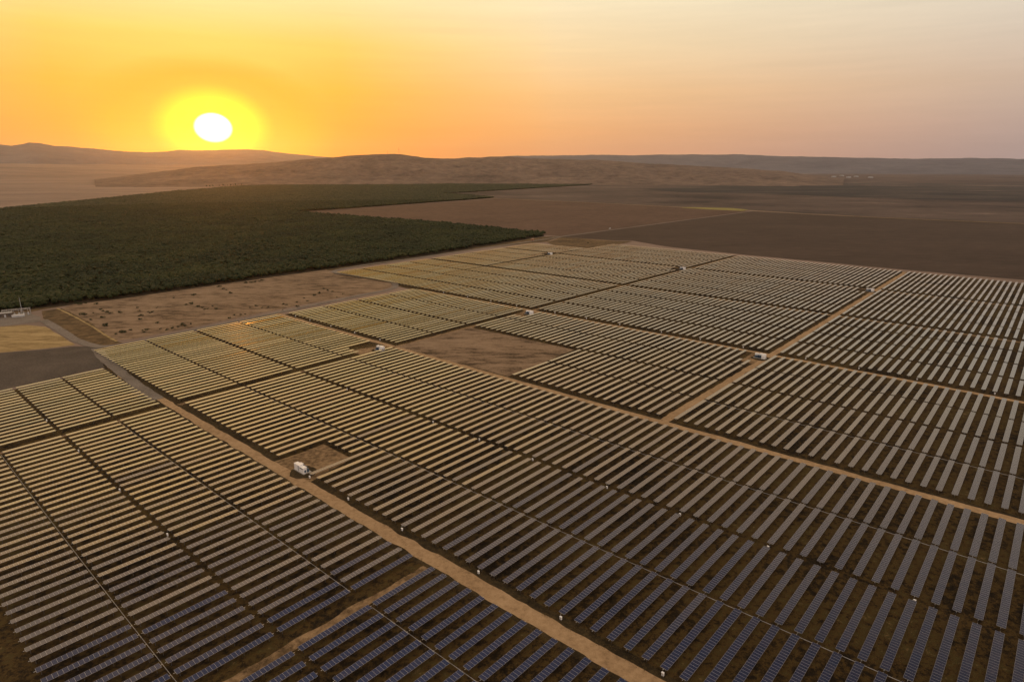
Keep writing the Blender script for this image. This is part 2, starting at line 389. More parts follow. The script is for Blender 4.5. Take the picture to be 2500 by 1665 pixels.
# land left of the array
sheet('bare_field', L([(196,738),(300,722),(480,696),(690,666),(790,651),(800,662),(818,671),(880,679),(952,690),(956,700),(930,709),(800,733),(640,764),(480,797),(330,826),(282,832),(225,790),(150,753)]), 0.10, M['bare'], 'bare tan field between the orchard and the gravel road', 6, 1.5)
sheet('weedy_field', L([(100,760),(150,753),(225,790),(282,833),(300,838),(235,845),(190,832),(140,800),(105,778)]), 0.08, M['weedy'], 'weedy brown ground beside the small gravel yard', 6, 1.5)
sheet('orchard_track', L([(-300,822),(0,766),(64,757.5),(286,729),(464,706),(678,674),(840,653),(1050,623),(1325,578.5),(1372,578),(1330,591),(1200,604),(1000,634),(815,661),(690,667),(480,698),(300,724),(100,757),(0,778),(-300,836)]), 0.06, M['weedy'], 'brown headland along the orchard edge', 8, 1.5)
sheet('gravel_yard', L([(-300,905),(0,862),(120,852),(185,845),(240,846),(236,862),(262,905),(340,955),(360,985),(255,897),(150,921),(28,947),(-300,1030)]), 0.05, M['gravel_dark'], 'dark gravel yard left of the solar array', 8, 2.0)
sheet('straw_field', L([(-300,850),(0,798),(60,793),(110,798),(150,822),(185,842),(120,850),(0,861),(-300,903)]), 0.07, M['straw'], 'straw coloured grass beside the substation', 5, 1.5)
sheet('substation_yard', L([(-300,800),(0,772),(62,762),(100,775),(95,786),(0,797),(-300,848)]), 0.09, M['gravel'], 'grey gravel yard of the substation', 6, 0.8)
sheet('bare_lot', S([(50.3,-64.5),(63.6,-64.2),(63.9,-46),(57,-45.6),(50.6,-45.6)]), 0.055, M['bare'], 'bare dirt lot inside the solar array', 5, 1.0)
sheet('headland', L([(1335,592),(1372,579.5),(1500,589),(1545,590),(1470,606),(1425,612),(1360,603)]), 0.22, M['weedy'], 'weedy corner beyond the last short tables', 8, 1.5)

# roads: verge first, the worn dirt on top
def vline(u, v0, v1, n=30): return S([(u, v) for v in np.linspace(v0, v1, n)])
def uline(v, u0, u1, n=30, v2=None): return S([(u, v + ((v2 if v2 is not None else v)-v)*k) for u, k in zip(np.linspace(u0, u1, n), np.linspace(0, 1, n))])
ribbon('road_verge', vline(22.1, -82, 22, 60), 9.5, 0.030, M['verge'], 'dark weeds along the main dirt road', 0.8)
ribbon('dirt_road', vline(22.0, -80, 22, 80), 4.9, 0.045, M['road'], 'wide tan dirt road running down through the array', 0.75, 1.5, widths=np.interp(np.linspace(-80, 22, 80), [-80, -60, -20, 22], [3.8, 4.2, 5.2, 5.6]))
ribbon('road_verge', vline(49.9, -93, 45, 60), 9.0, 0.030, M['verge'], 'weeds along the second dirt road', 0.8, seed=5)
ribbon('dirt_road', vline(49.95, -95, 48, 90), 4.2, 0.045, M['road'], 'second tan dirt road crossing the array', 0.7, 1.5, seed=7)
ribbon('dirt_road', vline(77.55, -92, 50, 90), 3.8, 0.045, M['road'], 'third tan dirt road across the array', 0.7, 2, seed=9)
ribbon('dirt_road', vline(104.8, -100, 44, 70), 3.2, 0.045, M['track'], 'narrow dirt track across the far array', 0.8, 2, seed=11)
ribbon('dirt_road', vline(131.3, -100, 30, 70), 2.8, 0.045, M['track'], 'narrow dirt track near the far edge of the array', 0.8, 2, seed=13)
ribbon('dirt_road', uline(-25.95, 50, 158, 60), 4.2, 0.050, M['road'], 'tan dirt road beside the panel rows climbing right', 0.8, 2, seed=15)
ribbon('dirt_track', uline(-25.75, -6, 21.2, 40), 2.8, 0.050, M['track'], 'dirt track between the lower left panel blocks', 1.2, 1.5, seed=17)
ribbon('dirt_track', uline(-64.85, 22.5, 158, 80, -63.6), 3.0, 0.050, M['track'], 'dirt track between the upper and lower blocks', 0.9, 2, seed=19)
ribbon('dirt_track', uline(-64.9, -6, 21.2, 30), 2.2, 0.050, M['track'], 'grassy track between the upper left panel blocks', 0.9, 2, seed=21)
ribbon('gravel_road', L([(105,782),(140,802),(185,831),(230,846),(262,848),(320,838),(400,821),(560,787),(700,759),(800,738),(900,718),(958,706),(968,698),(960,689),(920,681.5),(860,673),(822,667.5),(814,662),(838,656.5),(900,646),(1000,633),(1100,618),(1200,603.5),(1300,589.5),(1372,578),(1480,563.5),(1600,547.5),(1720,532),(1838,516)]), 5.0, 0.26, M['gravel'], 'grey gravel road looping round the array edge', 0.4, 3, widths=[6]*22+[5]*6)
ribbon('gravel_road', L([(236,850),(250,872),(290,905),(335,940),(385,975)]), 6.0, 0.10, M['gravel'], 'grey gravel road joining the main dirt road', 0.6, 2)
ribbon('field_road', L([(1140,474.5),(1207,485),(1420,494.5),(1640,505.5),(1835,514.5),(1964,523),(2189,534),(2500,547),(2700,556)]), 7.0, 0.6, M['straw'], 'pale road along the far side of the fields', 1.5, 10)
ribbon('field_road', L([(1330,592),(1365,585),(1430,586),(1500,590)]), 3.0, 0.30, M['track'], 'pale track round the weedy corner', 0.6, 4)
ribbon('ditch_bank', L([(140,753),(185,775),(235,803),(262,822),(285,834)]), 1.6, 0.16, M['straw'], 'pale bank of a shallow ditch in the bare field', 0.5, 2)

# ---------------------------------------------------------------- solar tables
TW, TH, TILT = 1.96, 1.62, 0.3       # table width, axle height, evening tilt towards the sun (degrees)
MOD = 1.04
tables = []                          # (strip id, row number, centre x, y, length, heading)
def rows(strip, u0, u1, v0, v1, n, cuts=None):
    for i in range(n):
        v = v0 + (v1-v0)*i/max(1, n-1); a, b_ = u0, u1
        if cuts:
            for (lo, hi, ca, cb) in cuts:
                if lo <= v <= hi: a, b_ = max(a, ca), min(b_, cb)
        if b_-a < 1.0: continue
        x0, y0 = warp_grid(a, v); x1, y1 = warp_grid(b_, v)
        ok = False
        for q in np.linspace(0, 1, 7):
            px, py = to_px(x0+(x1-x0)*q, y0+(y1-y0)*q, TH)
            if -160 < px < W_PX+160 and py < H_PX+130: ok = True
        if ok: tables.append((strip, v, float(x0+x1)/2, float(y0+y1)/2, float(math.hypot(x1-x0, y1-y0)), math.atan2(y1-y0, x1-x0)))
LS = [(16.88, 21.12), (12.36, 16.60), (7.58, 12.0), (3.02, 7.28)]
for k, (a, b_) in enumerate(LS):
    nm = 'L%d' % k
    rows(nm, a, b_, -83.0, -66.0, 18); rows(nm, a, b_, -64.0, -27.0, 38); rows(nm, a, b_, -25.0, 9.0, 35)
S0 = [(22.9, 29.15), (29.42, 35.85), (36.34, 42.55), (42.78, 49.02)]
for k, (a, b_) in enumerate(S0):
    cu = [(-68.1, -65, 0, 45.1)] if k == 3 else None
    rows('A%d' % k, a, b_, -92.7, -65.8, 28, cu)
    cu = [(-45.2, -41.8, 27.14, 99)] if k == 0 else None
    rows('A%d' % k, a, b_, -63.9, 20.0, 85, cu)
S1 = [(50.75, 56.98), (57.32, 63.5), (64.0, 70.22), (70.52, 76.62)]
for k, (a, b_) in enumerate(S1):
    rows('B%d' % k, a, b_, -92.2, -65.5, 28)
    if k < 2: rows('B%d' % k, a, b_, -44.75, -26.8, 19)
    else: rows('B%d' % k, a, b_, -63.55, -26.82, 38, [(-64, -62.3, 0, 72.7), (-27.9, -26, 0, 72.75)] if k == 3 else None)
    rows('B%d' % k, a, b_, -25.0, 45.0, 71)
S2 = [(78.35, 84.4), (85.05, 91.05), (91.5, 97.65), (98.2, 104.15)]
for k, (a, b_) in enumerate(S2):
    rows('C%d' % k, a, b_, -120.1+0.2*k, -101.3, 20); rows('C%d' % k, a, b_, -100.3+0.1*k, -65.42+0.05*k, 36)
    rows('C%d' % k, a, b_, -63.4+0.07*k, -26.95, 38); rows('C%d' % k, a, b_, -25.0, 45.0, 71)
S3 = [(105.5, 111.6), (112.1, 118.1), (118.5, 124.5), (125.0, 130.8)]
for k, (a, b_) in enumerate(S3):
    rows('D%d' % k, a, b_, -119.1+0.1*k, -101.6, 20, [(-103.2, -101, 0, 127.4)] if k == 3 else None); rows('D%d' % k, a, b_, -99.9+0.1*k, -65.1+0.08*k, 36, [(-66.5, -64, 0, 127)] if k == 3 else None)
    rows('D%d' % k, a, b_, -63.15+0.08*k, -26.95, 38, [(-28.2, -26, 0, 126.9)] if k == 3 else None); rows('D%d' % k, a, b_, -25.0, 40.0, 66)
S4 = [(131.95, 138.0), (138.4, 144.4), (144.9, 150.9), (151.3, 157.1)]
for k, (a, b_) in enumerate(S4):
    if k < 2: rows('E%d' % k, a, b_, -118.9+0.1*k, -101.2+0.2*k, 20)
    rows('E%d' % k, a, b_, -99.6, -64.75+0.08*k, 36)
    rows('E%d' % k, a, b_, -62.5, -26.75, 38); rows('E%d' % k, a, b_, -24.95, 30.0, 56)

def table_area(t):
    """pixels the table takes inside the frame"""
    _, _, x, y, Ln, h = t; c_, s_ = math.cos(h), math.sin(h); N = 24; q = 0
    for i in range(N):
        o = (i+0.5)/N-0.5
        ax, ay = to_px(x+c_*Ln*o-s_*TW/2, y+s_*Ln*o+c_*TW/2, TH); bx, by = to_px(x+c_*Ln*o+s_*TW/2, y+s_*Ln*o-c_*TW/2, TH)
        cx, cy = to_px(x+c_*Ln*(o+1/N), y+s_*Ln*(o+1/N), TH); dx_, dy_ = to_px(x+c_*Ln*o, y+s_*Ln*o, TH)
        if 0 <= dx_ <= W_PX and 0 <= dy_ <= H_PX: q += abs((cx-dx_)*(by-ay) - (cy-dy_)*(bx-ax))
    return q
areas = np.array([table_area(t) for t in tables])
order = np.argsort(-areas)
indiv = set(int(i) for i in order[:300])

def panel_geo(n):
    """one row of n modules, x along the table, centred; returns verts, faces, uv"""
    l = n*MOD/2; v = boxv(-l, l, -TW/2, TW/2, 0.10, 0.14)
    f = BOXF
    uvq = []
    for q in f:
        for i in q: uvq.append(((v[i, 0]+l)/MOD, min(max((v[i, 1]+TW/2)/TW, 0.0), 1.0)))
    return v, f, np.array(uvq)
panel_cache = {}
def panel_mesh(n):
    if n not in panel_cache:
        v, f, uv = panel_geo(n)
        me = npmesh('module_row', v, f, uv, [1, 0, 1, 1, 1, 1]); me.materials.append(M['glass']); me.materials.append(M['steel'])
        panel_cache[n] = me
    return panel_cache[n]
tube_cache = {}
def tube_mesh(n):
    if n not in tube_cache:
        mb = MB(); l = n*MOD/2; mb.tube((-l-0.45, 0, 0), (l+0.45, 0, 0), 0.065, 6)
        for i in range(0, n+1, 2): mb.box(-l+i*MOD-0.03, -l+i*MOD+0.03, -TW*0.4, TW*0.4, 0.045, 0.098)
        me = mb.mesh('torque_tube'); me.materials.append(M['steel']); tube_cache[n] = me
    return tube_cache[n]
mb = MB(); mb.box(-0.06, 0.06, -0.015, 0.015, 0, TH-0.05); mb.box(-0.06, -0.045, -0.05, 0.05, 0, TH-0.05); mb.box(0.045, 0.06, -0.05, 0.05, 0, TH-0.05); mb.box(-0.08, 0.08, -0.09, 0.09, TH-0.16, TH-0.066)
POST = mb.mesh('post'); POST.materials.append(M['post'])
def post_spots(Ln):
    k = max(3, int(round(Ln/7.5))+1)
    return [(-Ln/2+0.9) + (Ln-1.8)*i/(k-1) for i in range(k)]

def ordinal(n):
    return str(n) + ('th' if 10 <= n % 100 <= 20 else {1: 'st', 2: 'nd', 3: 'rd'}.get(n % 10, 'th'))
WORD = ['first', 'second', 'third', 'fourth']
STRIP = {}
for k in range(4):
    STRIP['L%d' % k] = WORD[k] + ' strip left of the main dirt road'
    STRIP['A%d' % k] = WORD[k] + ' strip right of the main dirt road'
    STRIP['B%d' % k] = WORD[k] + ' strip beyond the second dirt road'
    STRIP['C%d' % k] = WORD[k] + ' strip beyond the third dirt road'
# number the tables of each strip from the bottom of the picture
number = {}
for sname in STRIP:
    ids = [i for i in range(len(tables)) if tables[i][0] == sname and areas[i] > 40]
    ids.sort(key=lambda i: -tables[i][1])
    for k, i in enumerate(ids): number[i] = k+1
tilt_rng = np.random.default_rng(21)
tilts = TILT + tilt_rng.normal(0, 1.0, len(tables))
bigV, bigF, bigUV, bigM = [], [], [], []; nv = 0
for i, (sname, v, x, y, Ln, h) in enumerate(tables):
    n = int(round(Ln/MOD)); sx_ = Ln/(n*MOD); tl = R(float(tilts[i]))
    # the table leans towards the sun side (+Y of the table, up-left in plan)
    if i in indiv:
        root = empty('solar_table', (x, y, 0), h)
        tag(root, 'solar table, %s from the bottom in the %s' % (ordinal(number.get(i, 99)), STRIP[sname]), 'solar table', 'solar tables in long rows across the plant')
        pm = bpy.data.objects.new('module_row', panel_mesh(n)); COL.objects.link(pm); pm.parent = root
        pm.location = (0, 0, TH); pm.rotation_euler = (-tl, 0, 0); pm.scale = (sx_, 1, 1)
        tm = bpy.data.objects.new('torque_tube', tube_mesh(n)); COL.objects.link(tm); tm.parent = root
        tm.location = (0, 0, TH); tm.rotation_euler = (-tl, 0, 0); tm.scale = (sx_, 1, 1)
        for ps in post_spots(Ln):
            po = bpy.data.objects.new('post', POST); COL.objects.link(po); po.parent = root; po.location = (ps, 0, 0)
    else:
        pv, pf, puv = panel_geo(n); pv = pv*np.array([sx_, 1, 1])
        tv = boxv(-Ln/2-0.4, Ln/2+0.4, -0.06, 0.06, -0.06, 0.06)
        c_, s_ = math.cos(-tl), math.sin(-tl)
        a = np.vstack([pv, tv]); a = np.stack([a[:, 0], a[:, 1]*c_-a[:, 2]*s_, a[:, 1]*s_+a[:, 2]*c_+TH], 1)
        ps = [boxv(q-0.06, q+0.06, -0.05, 0.05, 0, TH-0.06) for q in post_spots(Ln)]
        a = np.vstack([a]+ps)
        c_, s_ = math.cos(h), math.sin(h)
        a = np.stack([a[:, 0]*c_-a[:, 1]*s_+x, a[:, 0]*s_+a[:, 1]*c_+y, a[:, 2]], 1)
        nb = len(a)//8
        bigV.append(a); bigF.append(np.vstack([BOXF+8*k+nv for k in range(nb)])); nv += len(a)
        puv = puv + np.array([(i*37) % 4096, i % 89]); bigUV.append(np.vstack([puv, np.zeros((24*(nb-1), 2))]))
        bigM += [1, 0, 1, 1, 1, 1] + [1]*6 + [2]*6*(nb-2)
far = link('solar_tables', npmesh('solar_tables', np.vstack(bigV), np.vstack(bigF), np.vstack(bigUV), bigM), [M['glass'], M['steel'], M['post']])
tag(far, 'the many smaller rows of solar tables running back to the fields', 'solar tables', 'solar tables in long rows across the plant', 'stuff')

# drive shafts linking the rows, one along each narrow gap
def drive(u, v0, v1, label):
    pts = [warp_grid(u, v) for v in np.linspace(v0, v1, 24)]
    mb = MB()
    for (x0, y0), (x1, y1) in zip(pts[:-1], pts[1:]): mb.tube((x0, y0, 0.95), (x1, y1, 0.95), 0.07, 5)
    root = mb.build('drive_shaft', M['steel']); tag(root, label, 'drive shaft')
    mb = MB()
    for v in np.arange(math.ceil(v0), v1, 4.0):
        x0, y0 = warp_grid(u, v); mb.box(x0-0.05, x0+0.05, y0-0.05, y0+0.05, 0, 0.9)
    mb.build('support', M['post'], root)
for k, (u, v0, v1, tx) in enumerate([
    (16.74, -64, -27, 'long grey drive shaft between the first and second strips left of the main road'),
    (7.42, -64, -27, 'long grey drive shaft between the third and fourth strips left of the main road'),
    (16.74, -25, 2, 'short grey drive shaft below the dirt track at the lower left'),
    (29.28, -64, -22, 'grey drive shaft from the gap track down past the white inverter station'),
    (29.28, -22, 14, 'grey drive shaft at the bottom between the first two strips right of the road'),
    (42.66, -64, -18, 'grey drive shaft between the third and fourth strips right of the main road'),
    (42.66, -18, 16, 'grey drive shaft at the lower right, fourth strip right of the main road'),
    (57.15, -25, 30, 'grey drive shaft between the first two strips beyond the second dirt road')]):
    drive(u, v0, v1, tx)

# ---------------------------------------------------------------- combiner boxes
def make_combiner(label):
    root = empty('combiner_box', (0, 0, 0)); tag(root, label, 'combiner box', 'white combiner boxes at the ends of panel rows')
    bevel(MB().box(-0.42, 0.42, -0.26, 0.26, 0.75, 1.95).build('cabinet', M['white'], root), 0.03)
    MB().box(-0.47, 0.47, -0.33, 0.31, 1.95, 2.0).build('rain_cap', M['white'], root)
    MB().box(-0.34, 0.34, -0.285, -0.262, 0.85, 1.85).build('door', M['greyp'], root)
    for sx_ in (-0.33, 0.33): MB().box(sx_-0.04, sx_+0.04, -0.04, 0.04, 0, 0.75).build('leg', M['post'], root)
    return root
def copy_tree(o, parent=None):
    c_ = o.copy(); COL.objects.link(c_); c_.parent = parent
    for ch in list(o.children): copy_tree(ch, c_)
    return c_
proto_box = None
UP = ['lowest', 'second lowest', 'third lowest', 'fourth lowest', 'fifth lowest', 'sixth lowest', 'seventh lowest', 'eighth lowest', 'ninth lowest', 'tenth lowest', 'eleventh lowest', 'twelfth lowest', 'thirteenth lowest', 'topmost']
for u, vs, where in [(22.72, [-40.8, -35.78, -29.8, -22.86, -16.86, -10.9], 'white combiner box on the right edge of the main dirt road'),
                     (36.08, [-55.2, -41.7, -35.77, -29.85, -22.8, -16.95, -10.98, -2.9], 'white combiner box in the wide aisle two strips right of the main road'),
                     (12.17, [-69.8, -59.72, -49.65, -40.73], 'combiner box in the dark aisle two strips left of the main road'),
                     (50.55, [-90.0, -85.85, -80.2, -74.28, -68.5], 'combiner box on the far side of the second dirt road'),
                     (78.12, [-85.75, -79.54, -73.9, -68.1, -60.1, -54.1, -48.2, -41.43, -35.65, -29.76, -22.0, -16.05, -10.1, -2.94], 'combiner box on the far side of the third dirt road')]:
    for k, v in enumerate(sorted(vs, reverse=True)):
        lab = UP[k] + ' ' + where
        if proto_box is None: proto_box = make_combiner(lab); o = proto_box
        else: o = copy_tree(proto_box); o['label'] = lab
        x0, y0 = warp_grid(u, v); x1, y1 = warp_grid(u+1, v)
        o.location = (float(x0), float(y0), 0); o.rotation_euler = (0, 0, math.atan2(y1-y0, x1-x0)-math.pi/2); o.scale = (0.72, 0.72, 0.72)

# ---------------------------------------------------------------- inverter stations
def make_station(label):
    root = empty('inverter_station', (0, 0, 0)); tag(root, label, 'inverter station', 'white inverter stations beside the dirt roads')
    MB().box(-1.15, 2.3, -3.7, 3.7, 0, 0.22).build('slab', M['conc'], root)
    bevel(MB().box(-0.95, 0.75, -0.4, 3.3, 0.221, 2.75).build('cabinet', M['white'], root), 0.04)
    MB().box(-1.0, 0.8, -0.45, 3.35, 2.75, 2.84).build('roof', M['white'], root)
    bevel(MB().box(-0.95, 0.6, -3.3, -0.5, 0.221, 2.45).build('switchgear', M['white'], root), 0.04)
    MB().box(-1.05, 0.75, -3.4, -0.46, 2.45, 2.53).build('canopy', M['white'], root)
    for y in (0.2, 1.4, 2.6): MB().box(-0.985, -0.953, y-0.45, y+0.45, 0.45, 2.55).build('door', M['greyp'] if y < 1 else M['white'], root)
    mb = MB()
    for i in range(6): mb.box(-0.99, -0.952, -3.05, -0.75, 1.95+i*0.07, 1.985+i*0.07)
    mb.build('louvre', M['dark'], root)
    MB().box(-0.5, 0.3, -3.34, -3.303, 0.5, 1.5).build('end_panel', M['blue'], root)
    tr = bevel(MB().box(0.95, 1.95, -1.3, 0.9, 0.221, 1.9).build('transformer', M['blue'], root), 0.03)
    mb = MB()
    for i in range(9): mb.box(1.951, 2.2, -1.15+i*0.235, -1.09+i*0.235, 0.5, 1.7)
    mb.build('fin', M['blue'], tr)
    for y in (-0.8, -0.2, 0.4): MB().tube((1.4, y, 1.9), (1.4, y, 2.3), 0.07, 8, 0.04).build('bushing', M['dark'], tr)
    bevel(MB().box(0.9, 2.1, 1.3, 3.2, 0.221, 2.1).build('control_cabinet', M['white'], root), 0.03)
    bevel(MB().box(0.95, 1.7, -3.1, -1.7, 0.221, 1.55).build('breaker_box', M['blue'], root), 0.03)
    return root
proto_st = None
for k, (u, v, flip, lab) in enumerate([
    (23.0, -42.5, 0, 'large white inverter station on the right edge of the main dirt road'),
    (47.9, -64.95, 1, 'white and blue inverter station at the upper corner of the bare dirt lot'),
    (75.5, -63.1, 1, 'white and blue inverter station above the bare dirt lot by the third road'),
    (75.55, -26.55, 1, 'white inverter station where two dirt roads cross at centre right'),
    (129.6, -26.6, 1, 'small distant inverter station beside the road climbing at upper right'),
    (130.0, -64.6, 1, 'small distant inverter station near the back edge below the fallow field'),
    (130.2, -101.9, 1, 'farthest tiny inverter station near the orchard corner')]):
    x0, y0 = warp_grid(u, v); x1, y1 = warp_grid(u+1, v)
    if proto_st is None: proto_st = make_station(lab); o = proto_st
    else: o = copy_tree(proto_st); o['label'] = lab
    o.location = (float(x0), float(y0), 0.07); o.rotation_euler = (0, 0, math.atan2(y1-y0, x1-x0) + (math.pi if flip else 0))
    ang = np.linspace(0, 2*math.pi, 26)[:-1]; rr = 5.6 if k else 5.4
    sheet('gravel_pad', [(x0+1.0*(not flip)+rr*math.cos(a)*(0.9+0.2*random.random()), y0-1.0+rr*math.sin(a)*(0.9+0.2*random.random())) for a in ang], 0.062, M['verge'], 'dark gravel round an inverter station', 2, 0.5)
sheet('pad_clearing', S([(22.4,-45.6),(27,-45.5),(26.9,-41.4),(22.3,-40.3),(21.9,-43)]), 0.042, M['track'], 'cleared ground round the large inverter station', 1.5, 0.8)
sheet('pad_clearing', S([(44.8,-68),(49.5,-66.4),(50,-64),(45,-65)]), 0.042, M['track'], 'cleared ground beside an inverter station', 1.5, 0.6)
sheet('pad_clearing', S([(72.8,-64.2),(77,-65.3),(77,-62.4),(72.9,-62.4)]), 0.042, M['track'], 'cleared ground beside an inverter station', 1.5, 0.6)
sheet('pad_clearing', S([(72.9,-28),(77,-28),(77.4,-25),(72.4,-26)]), 0.042, M['track'], 'cleared ground beside an inverter station', 1.5, 0.6)

# ---------------------------------------------------------------- orchard
def foliage(name, cols):
    m, t, b = material(name)
    pos = t.add('ShaderNodeNewGeometry').outputs['Position']
    n1 = t.noise(pos, 0.9, 4.0, 0.7); n2 = t.noise(pos, 0.012, 4.0, 0.6)
    f = t.math('ADD', t.math('MULTIPLY', n1, 0.6), t.math('MULTIPLY', n2, 0.4))
    t.link(t.ramp(f, [(0.34+0.3*i/(len(cols)-1), (*c_, 1)) for i, c_ in enumerate(cols)]), b.inputs['Base Color'])
    b.inputs['Roughness'].default_value = 0.75; b.inputs['Specular IOR Level'].default_value = 0.2
    return m
M['leaf'] = foliage('orchard_leaves', [(0.005,0.009,0.003), (0.012,0.019,0.006), (0.024,0.032,0.009), (0.05,0.052,0.014)])
M['shrub'] = foliage('shrub_leaves', [(0.012,0.018,0.008), (0.03,0.04,0.016), (0.055,0.06,0.024)])
M['weed'] = foliage('weed_leaves', [(0.025,0.018,0.009), (0.06,0.043,0.018), (0.11,0.075,0.03), (0.17,0.12,0.05)])
M['bark'] = paint('bark', (0.07,0.05,0.035), 0.9)
import bmesh
def ico(sub):
    bm = bmesh.new(); bmesh.ops.create_icosphere(bm, subdivisions=sub, radius=1.0)
    v = np.array([x.co[:] for x in bm.verts]); f = np.array([[q.index for q in x.verts] for x in bm.faces]); bm.free()
    return v, f
I1, I2 = ico(1), ico(2)
ORCH = np.array(L([(-420,846),(0,761.5),(64,754),(286,727),(464,703),(678,671),(840,651),(1050,621),(1326,576.5),(1329,573),(1060,545.5),(800,526),(711,518.2),(840,510.5),(1207,483.8),(1150,478),(1073,473.5),(1140,470.5),(1536,446.2),(1336,441),(1182,451.2),(971,442),(840,447.5),(589,455.5),(428,468.5),(232,489.5),(0,512.5),(-500,572)]))
def inside(x, y, poly):
    r = np.zeros(len(x), bool); n = len(poly); j = n-1
    for i in range(n):
        xi, yi = poly[i]; xj, yj = poly[j]
        cnd = ((yi > y) != (yj > y)) & (x < (xj-xi)*(y-yi)/(yj-yi+1e-12)+xi)
        r ^= cnd; j = i
    return r
e0 = np.array(land(286, 727)); e1 = np.array(land(1050, 621)); ed = (e1-e0)/np.hypot(*(e1-e0)); en = np.array([-ed[1], ed[0]])
TV, TF = [], []; tn = 0; ntree = 0
def add_trees(spx, spy, dlo, dhi, base, lobes, rr, hh, seed):
    global tn, ntree
    g = np.random.default_rng(seed)
    A = np.arange(-3200, 5600, spx); B = np.arange(-600, 5200, spy)
    a, b_ = np.meshgrid(A, B); a = a.ravel(); b_ = b_.ravel()
    x = e0[0] + ed[0]*a + en[0]*b_ + g.normal(0, spx*0.07, len(a)); y = e0[1] + ed[1]*a + en[1]*b_ + g.normal(0, spx*0.07, len(a))
    d = np.hypot(x, y)
    m = (d >= dlo) & (d < dhi) & (y > 100)
    x, y = x[m], y[m]
    px, py = to_px(x, y, 3.0)
    m = (px > -140) & (px < 2640) & inside(x, y, ORCH) & (g.random(len(x)) > 0.025)
    x, y = x[m], y[m]; n = len(x); ntree += n
    bv, bf = base; nb = len(bv)
    size = g.uniform(0.8, 1.18, n)*(0.92 + 0.18*fbm(x*0.012, y*0.012, 3, 4))
    for k in range(lobes):
        s = rr*size*(1.0 if lobes == 1 else g.uniform(0.55, 0.8, n))
        ox = 0 if lobes == 1 else g.normal(0, rr*0.42, n); oy = 0 if lobes == 1 else g.normal(0, rr*0.42, n)
        oz = hh*size*(0.56 if lobes == 1 else g.uniform(0.42, 0.78, n))
        th = g.uniform(0, 6.28, n); c_, s_ = np.cos(th)[:, None], np.sin(th)[:, None]
        dv = g.uniform(0.72, 1.28, (n, nb))
        V = bv[None]*dv[:, :, None]
        X = (V[:, :, 0]*c_ - V[:, :, 1]*s_)*s[:, None] + (x+ox)[:, None]; Y = (V[:, :, 0]*s_ + V[:, :, 1]*c_)*s[:, None] + (y+oy)[:, None]
        Z = V[:, :, 2]*(s*(hh/rr)*(0.46 if lobes == 1 else 0.5))[:, None] + oz[:, None]
        Z = np.maximum(Z, 0.05)
        TV.append(np.stack([X, Y, Z], 2).reshape(-1, 3)); TF.append((bf[None] + (np.arange(n)*nb)[:, None, None]).reshape(-1, 3) + tn); tn += n*nb
add_trees(6.6, 6.2, 300, 820, I2, 3, 3.5, 6.2, 1)
add_trees(6.6, 6.2, 820, 1300, I1, 3, 3.5, 6.2, 2)
add_trees(7.5, 7.0, 1300, 2300, I1, 2, 4.2, 6.2, 3)
add_trees(12.0, 11.0, 2300, 5600, I1, 1, 7.0, 6.5, 4)
orch = link('orchard', npmesh('orchard', np.vstack(TV), np.vstack(TF)), M['leaf'])
tag(orch, 'dense dark green orchard of small trees filling the left behind the array', 'orchard', None, 'stuff')
print('orchard trees', ntree, 'faces', sum(len(q) for q in TF), 'tables', len(tables))

# ---------------------------------------------------------------- shrubs, weeds
def leaf_clump(seed, n=220, rad=1.0, h=0.9):
    g = np.random.default_rng(seed); v = []; f = []
    cs = [(g.uniform(-.55, .55), g.uniform(-.55, .55), g.uniform(.25, .65), g.uniform(.3, .5)) for _ in range(7)]
    for i in range(n):
        cx, cy, cz, r_ = cs[g.integers(len(cs))]
        d = g.normal(size=3); d /= np.linalg.norm(d); p = np.array([cx, cy, cz]) + d*r_*g.uniform(.6, 1.0)
        p[2] = max(p[2], 0.04); a = g.normal(size=3); a /= np.linalg.norm(a); b_ = np.cross(a, d); b_ /= (np.linalg.norm(b_)+1e-6); s = g.uniform(.07, .15)
        k = len(v); v += [p-a*s, p+b_*s*.6, p+a*s, p-b_*s*.6]; f.append((k, k+1, k+2, k+3))
    v = np.array(v)*np.array([rad, rad, h]); return v, np.array(f)
shrub_meshes = []
for sd in range(4):
    v, f = leaf_clump(40+sd, 260); me = npmesh('shrub_foliage', v, f); me.materials.append(M['shrub']); shrub_meshes.append(me)
def shrub(px, py, size, lab, group='dark shrubs scattered over the bare field'):
    x, y = land(px, py)
    o = bpy.data.objects.new('shrub', random.choice(shrub_meshes)); COL.objects.link(o)
    o.location = (float(x), float(y), 0.05); o.scale = (size, size, size*random.uniform(.7, .95)); o.rotation_euler = (0, 0, random.uniform(0, 6.28))
    tag(o, lab, 'shrub', group)
LABS = 'small dark green shrub dotted over the bare tan field by the orchard'
big = [(258,797,3.2,'biggest dark shrub at the near left corner of the bare field'), (298,812,2.9,'large dark shrub beside the gravel road corner of the bare field'), (305,811,2.0,'shrub touching the large shrub by the gravel road corner'), (202,770,3.0,'wide dark shrub near the ditch on the bare field'), (360,806,2.2,'shrub on the gravel road side of the bare field, second from its corner')]
for q in big: shrub(*q)
